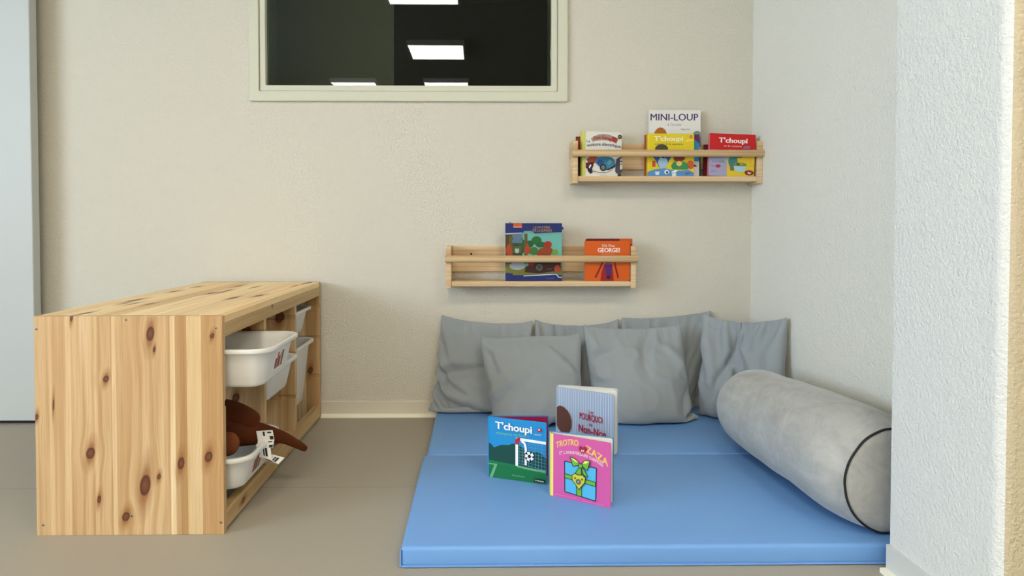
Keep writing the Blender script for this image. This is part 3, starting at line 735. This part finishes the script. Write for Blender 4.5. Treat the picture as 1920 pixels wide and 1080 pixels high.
def cover(name, w_, h_, th, rgb, art, parent, rad=.004, back=False):
    """board with rounded fore-edge corners, spine edge at x=0, outside face at y=0 (towards -y)"""
    pts = [(0, 0)]
    for (cx, cz, a0) in ((w_-rad, rad, -PI/2), (w_-rad, h_-rad, 0)):
        for i in range(5): a = a0+PI/2*i/4; pts.append((cx+rad*math.cos(a), cz+rad*math.sin(a)))
    pts.append((0, h_)); bm = extrude_profile(pts, 'y', 0, th)
    mats = [flat(rgb)]
    if art: art.add_to(bm, mats)
    return from_bm(name, bm, mats=mats, parent=parent)

def book_closed(label, w_, h_, th, rgb, art, loc, rot, spine=None, back=None, group=None, round_spine=False, rad=.004, cat='book'):
    t = thing('picture_book', label, cat, loc, rot, group); ct = .0018
    cover('front_cover', w_, h_, ct, rgb, art, t, rad)
    o = cover('back_cover', w_, h_, ct, back or rgb, None, t, rad); o.location = (0, th-ct, 0)
    box('page_block', .002, w_-.003, ct, th-ct, .002, h_-.002, M['pages'], t)
    if round_spine:
        prof = [(0, 0)] + [(-th*.5*math.sin(PI*i/8), th*(1-math.cos(PI*i/8))/2) for i in range(1, 8)] + [(0, th)]
        o = from_bm('spine', extrude_profile(prof, 'z', 0, h_), flat(spine or rgb), t)
    else: box('spine', -.0015, .0005, 0, th, 0, h_, flat(spine or rgb), t)
    return t
def book_open(label, w_, h_, yaw_front, yaw_back, rgb, art, loc, back, spine, pth=.006, board=False, side_pages=None, inside=None, group=None, sw=.006):
    """book stood upright on the mat, slightly fanned open; spine edge at origin"""
    t = thing('picture_book', label, 'book', loc, group=group); ct = .0022 if not board else .003
    f = cover('front_cover', w_, h_, ct, rgb, art, t, .006 if board else .003); f.rotation_euler = (0, 0, yaw_front)
    b = cover('back_cover', w_, h_, ct, back, None, t, .006 if board else .003); b.rotation_euler = (0, 0, yaw_back); b.location = (sw*.25, sw, 0)
    # pages fan between the covers: wedge hung at the spine
    if inside: 
        o = cover('endpaper', w_*.985, h_*.985, .001, inside, None, t, .003); o.rotation_euler = (0, 0, yaw_back-.02); o.location = (sw*.25, sw*.55, .001)
    if pth:
        n = 5 if board else 3
        for k in range(n):
            a = yaw_back + (yaw_front-yaw_back)*.16*(k+.5)/n
            o = cover('page_leaf', w_*.975, h_*.975, pth/n*.82, (236,233,222), None, t, .006 if board else .002); o.rotation_euler = (0, 0, a); o.location = (sw*.2, sw-pth*(k+1)/n, h_*.012)
    box('spine', -.0022, .0010, -.001, sw+.001, 0, h_, flat(spine), t, bev=.0008)
    return t
def hexmix(a, b, t): return tuple(int(x+(y-x)*t) for x, y in zip(a, b))

GB = 'picture books standing open on the blue mat'
def fwd(a, b): return math.atan2(b[1]-a[1], b[0]-a[0])
# --- football book
W1, H1 = .163, .166
a = Art(W1, H1); SKY, DK, GR, LG = (30,140,205), (18,70,62), (18,110,62), (110,170,125)
hz = .56
a.poly([(0,0),(1,0),(1,.36),(0,.36)], GR)
a.poly([(0,.26),(.3,.27),(1,.22),(1,.42),(.93,.47),(.86,.52),(.8,.50),(.74,.47),(.6,.55),(.50,.60),(.42,.60),(.36,.57),(.24,.56),(.16,.53),(.1,.50),(.04,.56),(0,.57)], DK)
a.poly([(0,.20),(1,.10),(1,.19),(.5,.24),(0,.29)], (22,120,66)).poly([(0,0),(1,0),(1,.16),(.3,.24),(0,.24)], GR)
a.poly([(0,.235),(.16,.235),(.07,.0),(.02,.0),(.105,.212),(0,.215)], LG).poly([(.50,.225),(.70,.205),(1,.19),(1,.225),(.72,.235),(.52,.255)], LG)
for k in range(9): a.line([(.54+.055*k, .665-.002*k), (.54+.055*k, .29-.012*k)], .006, (98,158,190) if k % 2 else (84,150,160))
for k in range(8): a.line([(.53, .63-.048*k), (1., .615-.055*k)], .006, (98,158,190))
a.line([(.50,.25),(.50,.64)], .045, (238,240,242)).line([(.49,.69),(1.,.672)], .045, (238,240,242))
a.line([(.58,.665),(.635,.63),(.655,.56),(.655,.28)], .036, (238,240,242)).poly([(.475,.60),(.525,.60),(.53,.65),(.56,.668),(.56,.715),(.51,.71),(.475,.675)], (176,32,44))
a.ell(.72,.43,.085,.085,(20,24,40)); 
for k in range(5):
    an = PI/2+k*2*PI/5+.25; a.poly([(.72+.032*math.cos(an-.7),.43+.032*math.sin(an-.7)),(.72+.078*math.cos(an-.35),.43+.078*math.sin(an-.35)),(.72+.082*math.cos(an+.35),.43+.082*math.sin(an+.35)),(.72+.032*math.cos(an+.7),.43+.032*math.sin(an+.7))], (240,242,244))
a.ell(.72,.43,.03,.03,(24,24,44),6)
a.text("T'choupi", .13, .825, .76, .165, (240,242,244), .035, slope=-.02).text('champion de foot !', .14, .735, .70, .062, (120,200,140), .008)
a.ell(.89,.875,.035,.035,(176,30,50)).ell(.885,.88,.014,.014,(240,240,240)).rect(.79,.80,.93,.808,(150,190,220)).rect(.81,.785,.91,.792,(150,190,220))
a.text('Thierry Courtin', .42, .08, .64, .030, (150,200,150), .0).rect(.80,.030,.985,.085,(14,30,24)).text('Nathan', .85, .045, .965, .038, (225,232,225), .01).poly([(.815,.045),(.84,.045),(.84,.07),(.815,.07)], (190,120,60))
p0, p1, p2 = (.022,-.724), (.172,-.781), (.184,-.719)
book_open('square blue and green football picture book standing open at the left on the mat', W1, H1, fwd(p0,p1), fwd((p0[0]+.002,p0[1]+.006),p2), SKY, a, (*p0, MT), (26,120,180), (40,140,205), pth=0, inside=(150,20,60), group=GB)
# --- present book
W2, H2 = .158, .160
a = Art(W2, H2); PK = (204,88,158); YL = (236,196,96)
a.rect(0,0,.04,1,(238,224,120)); BLu = (84,178,222); OL = (24,24,44); GN = (112,176,48)
def outl(pts, rgb, wd=.014):
    a.poly(pts, rgb)
    a.line(pts+[pts[0]], wd, OL)
a.text('TROTRO', .09, .775, .47, .135, YL, .03, arc=.03, slope=.09).text('ZAZA', .60, .80, .96, .155, YL, .03, arc=.01, slope=-.17)
a.poly([(.545,.735),(.48,.82),(.485,.865),(.515,.88),(.545,.86),(.575,.88),(.61,.865),(.615,.82)], (158,22,46)).text('et', .515, .79, .575, .07, (240,200,205), .02)
a.text("ET L'ANNIVERSAIRE SURPRISE", .15, .685, .88, .072, (242,206,226), .012, arc=.075, slope=-.07)
outl([(0.246,0.114),(0.762,0.066),(0.772,0.576),(0.241,0.596)], BLu)
outl([(0.445,0.096),(0.531,0.088),(0.535,0.318),(0.445,0.318)], GN, .010); outl([(0.246,0.336),(0.412,0.318),(0.412,0.384),(0.246,0.402)], GN, .010); outl([(0.564,0.312),(0.762,0.294),(0.762,0.360),(0.564,0.378)], GN, .010)
outl([(0.516,0.582),(0.402,0.402),(0.464,0.384),(0.535,0.450)], GN, .010); outl([(0.516,0.582),(0.564,0.438),(0.639,0.414),(0.602,0.486)], GN, .010)
outl([(0.516,0.591),(0.393,0.546),(0.336,0.686),(0.412,0.667)], GN, .012); outl([(0.516,0.591),(0.630,0.522),(0.677,0.677),(0.592,0.672)], GN, .012)
a.poly([(0.345,0.682),(0.412,0.667),(0.487,0.620),(0.431,0.629)], (240,236,120)).poly([(0.668,0.672),(0.592,0.667),(0.554,0.620),(0.611,0.629)], (240,236,120)); outl([(0.487,0.606),(0.549,0.606),(0.544,0.546),(0.493,0.546)], GN, .009)
outl([(0.497,0.204),(0.383,0.336),(0.378,0.402),(0.422,0.444),(0.487,0.426),(0.554,0.444),(0.602,0.402),(0.592,0.330)], (206,200,50), .010); a.ell(0.487,0.324,.045,.045,(96,96,84)).ell(0.431,0.372,.016,.016,(70,80,40)).ell(0.549,0.372,.016,.016,(70,80,40)).ell(0.487,0.324,.018,.018,(150,150,150))
a.text('Bénédicte Guettier', .10, .050, .46, .024, (226,150,190), .0).text('Gallimard', .56, .040, .90, .020, (226,150,190), .0)
p0, p1, p2 = (.1795,-.849), (.319,-.930), (.335,-.889)
book_open('square pink picture book with a blue gift box, nearest on the mat', W2, H2, fwd(p0,p1), fwd((p0[0]+.002,p0[1]+.015),p2), PK, a, (*p0, MT), (92,150,190), (232,216,110), pth=.0095, group=GB, sw=.014)
# --- striped book
W3, H3 = .182, .195
a = Art(W3, H3)
for k in range(22): a.rect(.03+.044*k, .002, .03+.044*k+.010, .998, (206,216,232)).rect(.03+.044*k+.018, .002, .03+.044*k+.022, .998, (190,202,222))
a.poly([(.0,.40),(.0,.685),(.06,.715),(.13,.70),(.20,.65),(.25,.58),(.275,.50),(.27,.40),(.22,.30),(.12,.27),(.05,.33)], (92,50,32))
RD = (168,28,62)
a.text('Les', .58, .665, .66, .07, RD, .01).text('POURQUOi', .42, .565, .82, .135, RD, .02, slope=-.02).text('de', .58, .475, .65, .07, RD, .01).text('Non-Non', .40, .365, .88, .165, RD, .025, slope=-.04)
a.text('Magali Le Huche', .50, .30, .74, .04, (70,40,60), .006)
p0, p1, p2 = (.235,-.513), (.390,-.612), (.421,-.548)
book_open('thick striped grey-blue board book standing open behind the pink one', W3, H3, fwd(p0,p1), fwd((p0[0]+.003,p0[1]+.023),p2)+.03, (164,182,208), a, (*p0, MT), (196,202,208), (176,190,210), pth=.017, board=True, group=GB, sw=.023)

# --- shelf books
zl, zu = ZL+.0275, ZU+.0275
def lean(a_): return a_
# dark blue jungle book
Wj, Hj = .210, .214; a = Art(Wj, Hj); NB = (26,42,104)
a.rect(0,.10,1,.86,(104,176,164)).poly([(0,.80),(.30,.80),(.30,.10),(0,.10)], (52,66,40)).poly([(.0,.10),(1,.10),(1,.26),(.5,.22),(0,.32)], (110,112,50))
for (cx, cz, rx, rz, c_) in ((.55,.70,.09,.075,(34,98,52)),(.43,.64,.07,.06,(28,84,48)),(.70,.62,.07,.05,(38,104,56)),(.62,.63,.09,.05,(30,90,44)),(.50,.52,.08,.07,(60,110,46)),(.87,.50,.07,.05,(110,150,60)),(.80,.53,.04,.03,(90,140,52)),(.30,.60,.06,.12,(50,84,44))): a.ell(cx, cz, rx, rz, c_)
a.rect(.06,.34,.13,.78,(104,84,40)).rect(.335,.30,.39,.82,(96,82,44)).rect(0,.30,.05,.78,(84,56,36))
a.poly([(.03,.44),(.0,.54),(.05,.64),(.10,.60),(.13,.46)], (164,66,34)).poly([(.33,.46),(.34,.58),(.39,.66),(.43,.58),(.44,.47)], (166,62,36))
a.poly([(.34,.15),(.36,.24),(.45,.30),(.60,.33),(.98,.33),(.98,.18),(.60,.13),(.45,.14)], (56,22,18)).poly([(.38,.34),(.54,.34),(.48,.26),(.42,.26)], (140,32,30)).poly([(.54,.46),(.60,.56),(.78,.60),(.84,.54),(.80,.44),(.60,.42)], (142,62,34)).ell(.75,.63,.07,.06,(160,44,34))
a.ell(.60,.235,.075,.075,(28,26,24)).ell(.60,.235,.058,.058,(92,98,92)).ell(.60,.235,.040,.040,(60,64,60)).ell(.92,.21,.055,.065,(158,62,34)).rect(.74,.19,.82,.22,(60,60,60))
a.ell(.21,.26,.14,.07,(160,164,170)).ell(.21,.79,.09,.10,(92,116,142)).rect(.12,.655,.30,.72,(84,116,140)).rect(.14,.48,.28,.60,(78,92,50)).poly([(.17,.56),(.24,.56),(.24,.50),(.205,.475),(.17,.50)], (170,178,176))
a.poly([(0,0),(1,0),(1,.10),(.93,.10),(.89,.135),(.33,.10),(.33,.05),(.13,.05),(.13,.13),(0,.14)], NB).line([(.32,.085),(.85,.115),(.90,.115),(.94,.065),(1,.06)], .016, (200,206,214)).text('NICKELODEON', .72, .035, .86, .03, (120,100,140), .0)
a.poly([(0,1),(1,1),(1,.845),(.52,.82),(.46,.865),(.33,.865),(.30,.83),(0,.825)], NB).line([(0,.82),(.29,.83)], .012, (190,196,206)).line([(.33,.86),(.455,.86),(.515,.815),(1,.84)], .012, (120,160,180))
a.rect(.14,.925,.29,.995,(206,86,40)).rect(.14,.928,.29,.938,(232,220,214)).text('LE MYSTÈRE', .50, .905, .79, .062, (176,136,80), .022).text('DE LA JUNGLE', .48, .855, .82, .055, (176,136,80), .022)
t = book_closed('large dark blue jungle picture book in the middle of the lower shelf', Wj, Hj, .016, NB, a, (.0925, -.079, zl), (-.0, 0, .0), spine=(200,190,180), group='picture books on the wall shelves', rad=.003)
box('torn_tab', .208, .2155, .001, .0085, .190, .200, flat((40,52,110)), t)
box('torn_tab', .014, .022, .004, .008, .2135, .2185, flat((150,156,170)), t)
# orange books
Wg, Hg = .166, .148; a = Art(Wg, Hg); OR = (212,92,22)
a.poly([(.34,0),(.64,0),(.63,.16),(.60,.40),(.42,.40),(.36,.20)], (150,26,26)).poly([(.43,.42),(.61,.42),(.605,.28),(.57,.12),(.48,.12),(.45,.28)], (84,36,104)).poly([(.48,.12),(.57,.12),(.55,.055),(.49,.055)], (30,14,30))
a.poly([(.37,.48),(.42,.48),(.25,.08),(.21,.09)], (140,22,28)).poly([(.63,.48),(.67,.48),(.76,.08),(.72,.07)], (140,22,28)).poly([(.445,.44),(.60,.44),(.60,.50),(.445,.50)], (84,36,104))
a.text('Olé Mon', .37, .855, .66, .095, (244,206,190), .03).text('GEORGE!', .28, .72, .77, .155, (246,226,214), .04).text('Antoine Dumont', .36, .665, .66, .035, (240,170,130), .01)
book_closed('orange book with a purple shape, foremost at the right end of the lower shelf', Wg, Hg, .014, OR, a, (.3875, -.090, zl), (0, 0, -.0), spine=(206,110,60), group='picture books on the wall shelves', rad=.008)
a = Art(.172, .157); a.rect(.0,.0,1,1,(110,22,34)).poly([(.72,.86),(1,.86),(1,1),(.72,1)], (200,84,26)).rect(.90,.55,1,.86,(120,40,24)).ell(.955,.46,.03,.05,(170,160,150)).rect(.90,.18,.985,.40,(188,150,160)).rect(.90,0,1,.17,(40,20,26)).ell(.93,.16,.04,.10,(70,26,40))
book_closed('dark red and orange book behind the orange one, right end of lower shelf', .172, .154, .013, (120,26,34), a, (.3945, -.072, zl), (0, 0, 0), group='picture books on the wall shelves', rad=.005)
# left book on the upper shelf
Wc, Hc = .150, .166; a = Art(Wc, Hc)
ban = [(.10+.80*t_, .80+.10*(1-(2*t_-1)**2)*1.0) for t_ in [i/10 for i in range(11)]]
a.poly([(x, z) for x, z in [(.14,.84),(.24,.90),(.36,.94),(.50,.95),(.64,.935),(.76,.90),(.88,.86),(.82,.74),(.70,.785),(.58,.805),(.44,.81),(.30,.795),(.18,.77)]], (168,146,136))
a.poly([(.70,.905),(.78,.885),(.86,.85),(.81,.76),(.72,.79)], (170,60,50))
a.text('Tom Garage', .20, .805, .72, .115, (168,34,34), .03, arc=.035, slope=-.01)
IN = (62,72,104)
a.text('La', .03, .755, .12, .07, IN, .015).text('voiture électrique', .03, .65, .94, .098, IN, .018, arc=.045, slope=-.01).text("d'Éron", .50, .545, .80, .09, IN, .018, slope=-.02)
a.ell(.91,.895,.055,.05,(50,48,36)).ell(.91,.895,.025,.022,(150,130,60)).ell(.90,.02,.05,.05,(50,40,30))
a.poly([(.0,.55),(.15,.575),(.30,.575),(.42,.55),(.40,.53),(.0,.53)], (92,104,110))
a.poly([(.02,.38),(.12,.44),(.30,.44),(.34,.36),(.24,.30),(.06,.30)], (172,84,56)).poly([(.0,.30),(.22,.32),(.20,.22),(.14,.12),(.0,.18)], (86,24,32)).poly([(.04,.14),(.16,.28),(.18,.08),(.12,.05)], (40,34,60)).poly([(.08,.20),(.12,.27),(.15,.24),(.10,.17)], (230,230,230))
a.poly([(.26,.30),(.30,.42),(.56,.46),(.72,.42),(.78,.34),(.76,.24),(.62,.20),(.48,.15),(.36,.22)], (58,138,180)).poly([(.28,.30),(.36,.38),(.48,.34),(.44,.22),(.34,.24)], (44,92,150)).poly([(.48,.15),(.60,.18),(.74,.24),(.80,.30),(.78,.22),(.62,.15)], (30,36,60)).poly([(.56,.30),(.64,.38),(.70,.34),(.62,.26)], (120,180,180))
a.ell(.46,.20,.085,.082,(24,24,34)).ell(.46,.20,.055,.052,(120,122,126)).line([(.18,.12),(.36,.085),(.55,.09),(.68,.14),(.74,.21)], .010, (40,40,56))
a.poly([(.82,.40),(.90,.44),(.98,.46),(.92,.38),(.92,.16),(.98,.16),(.94,.07),(.82,.07),(.78,.12),(.80,.30)], (72,74,88)).rect(.91,.17,.975,.40,(220,220,218)).rect(.92,.27,.96,.29,(60,60,70)).rect(.92,.33,.97,.36,(60,60,70))
a.text('Éditions', .38, .02, .56, .025, (170,150,120), .0)
book_closed('white car picture book with rounded yellow-green spine, left on the upper shelf', .144, Hc, .028, (232,230,222), a, (.3885, -.0835, zu), (0, 0, .23), spine=(196,196,92), group='picture books on the wall shelves', round_spine=True, rad=.008)
# its yellow-green spine faces us: the book is turned
a = Art(.13, .15); a.rect(0,.6,1,1,(150,50,30)).rect(0,0,1,.5,(60,26,22))
book_closed('dark red book edge just showing behind the white car book', .055, .153, .010, (96,30,24), a, (.3625, -.0285, zu), (0, 0, .0), spine=(120,34,24), group='picture books on the wall shelves')
# middle stack of the upper shelf, back to front
Wm, Hm = .196, .254; a = Art(Wm, Hm); PU = (78,40,100)
a.text('MINI-LOUP', .03, .845, .95, .145, PU, .028).text("à l'école", .36, .765, .62, .055, (150,150,156), .004).text('Philippe Matter', .62, .705, .80, .030, (90,90,96), .004)
a.ell(.93,.60,.10,.09,(120,150,130)).ell(.96,.52,.06,.08,(110,130,170)).rect(.88,.0,1,.40,(100,104,114)).ell(.22,.60,.13,.14,(176,104,34))
book_closed('tall white picture book with a purple title at the back of the upper shelf', Wm, Hm, .014, (228,226,220), a, (.6375, -.033, zu), (-.02, 0, 0), spine=(214,214,206), group='picture books on the wall shelves')
a = Art(.196, .156); a.rect(0,0,1,1,(196,96,40))
book_closed('thin orange book behind the yellow one, only its left edge showing', .185, .158, .010, (206,100,36), None, (.6185, -.046, zu), (0, 0, 0), spine=(206,100,36), group='picture books on the wall shelves')
a = Art(.194, .158); a.rect(.5,.35,1,1,(62,150,192)).poly([(.80,1),(1,1),(1,.78),(.84,.96)], (112,34,100)).rect(.80,0,1,.36,(226,226,226)).poly([(.88,.30),(.93,.27),(.97,.24),(.88,.235)], (40,36,44)).ell(.935,.93,.016,.02,(220,200,220)).poly([(.86,1),(1,1),(1,.80)], (112,34,100))
book_closed('blue and purple book tucked behind the yellow one on upper shelf', .194, .158, .011, (62,150,192), a, (.6235, -.062, zu), (0, 0, 0), spine=(90,140,60), group='picture books on the wall shelves')
Wy, Hy = .173, .158; a = Art(Wy, Hy); BB = (84,140,196)
a.rect(0,0,.035,1,(232,212,60)).text("T'choupi", .14, .83, .76, .155, (240,236,214), .035).text('mange à la cantine', .16, .735, .76, .062, (120,112,60), .012)
a.ell(.935,.925,.030,.032,(180,50,60)).ell(.935,.925,.012,.014,(240,220,220)).poly([(.78,.80),(.98,.84),(.98,.86),(.86,.86)], (242,220,90))
a.ell(.30,.64,.14,.11,(72,68,50)).poly([(.10,.48),(.20,.48),(.28,.44),(.36,.44),(.44,.48),(.52,.48),(.46,.36),(.40,.22),(.24,.22),(.18,.36)], (48,92,150)).ell(.33,.32,.105,.13,(158,190,216)).ell(.34,.455,.04,.03,(40,40,48))
a.rect(.10,.22,.17,.36,(190,70,50)).ell(.92,.27,.08,.10,(206,84,44)).poly([(.54,.48),(.80,.48),(.80,.40),(.70,.33),(.58,.36)], (132,56,40)).poly([(.50,.24),(.56,.34),(.80,.34),(.90,.24),(.86,.16),(.54,.16)], (56,136,86)).ell(.68,.30,.06,.06,(226,196,96))
a.poly([(0,0),(1,0),(1,.08),(.88,.15),(.70,.13),(.52,.15),(.36,.19),(.14,.16),(0,.10)], BB).poly([(.16,.11),(.26,.11),(.245,.03),(.175,.03)], (214,226,234)).ell(.41,.10,.05,.055,(220,226,230)).ell(.42,.09,.022,.03,(40,40,44)).poly([(.52,.07),(.62,.07),(.61,0),(.53,0)], (214,228,232)).poly([(.50,.10),(.60,.15),(.66,.14),(.58,.07)], (236,232,220)).poly([(.80,.06),(.90,.09),(.91,.075),(.82,.045)], (120,50,60))
book_closed('yellow picture book with a blue table, foremost in the middle of the upper shelf', Wy, Hy, .012, (224,200,36), a, (.6195, -.079, zu), (0, 0, 0), spine=(200,184,50), group='picture books on the wall shelves')
# red book and the dark one behind it
Wr, Hr = .170, .157; a = Art(Wr, Hr); 
a.rect(.0,0,.42,.62,(164,160,190)).rect(.40,0,1,.62,(226,192,44)).text("T'choupi", .20, .79, .82, .165, (244,236,230), .038).text('et la cuisine', .31, .695, .70, .062, (238,180,176), .014)
a.poly([(.72,.66),(.76,.72),(.86,.73),(.90,.69),(.88,.67),(.78,.66)], (142,110,140)).rect(.42,.52,1,.63,(204,176,140))
a.text('les carottes', .08, .44, .30, .045, (120,112,160), .006).text('la salade', .07, .33, .26, .045, (120,112,160), .006).ell(.30,.345,.04,.03,(130,150,130)).text('les', .06, .22, .14, .045, (120,112,160), .006).ell(.20,.235,.055,.04,(176,50,80)).text('pain', .06, .10, .16, .045, (120,112,160), .006)
a.ell(.52,.36,.10,.15,(52,124,128)).ell(.64,.50,.12,.06,(70,110,130)).ell(.51,.20,.05,.07,(112,112,86)).ell(.68,.28,.145,.055,(126,140,52)).poly([(.54,.25),(.82,.25),(.80,.15),(.74,.11),(.62,.11),(.56,.15)], (168,204,208)).ell(.64,.29,.05,.03,(96,84,50)).ell(.70,.30,.03,.02,(160,160,70))
a.line([(.88,.26),(.98,.25)], .01, (200,160,40)).line([(.90,.50),(.90,.28)], .008, (200,160,40)).ell(.885,.10,.10,.06,(132,40,40)).poly([(.84,.09),(.87,.13),(.90,.10),(.93,.125),(.92,.07),(.88,.065)], (220,190,180))
book_closed('red picture book with a yellow and lilac cover, right on the upper shelf', Wr, Hr, .013, (200,24,30), a, (.8435, -.088, zu+.002), (0, .035, 0), spine=(214,120,130), group='picture books on the wall shelves')
book_closed('dark red book behind the red one, its left edge showing', .160, .120, .012, (96,22,24), None, (.8385, -.060, zu), (0, 0, 0), group='picture books on the wall shelves')
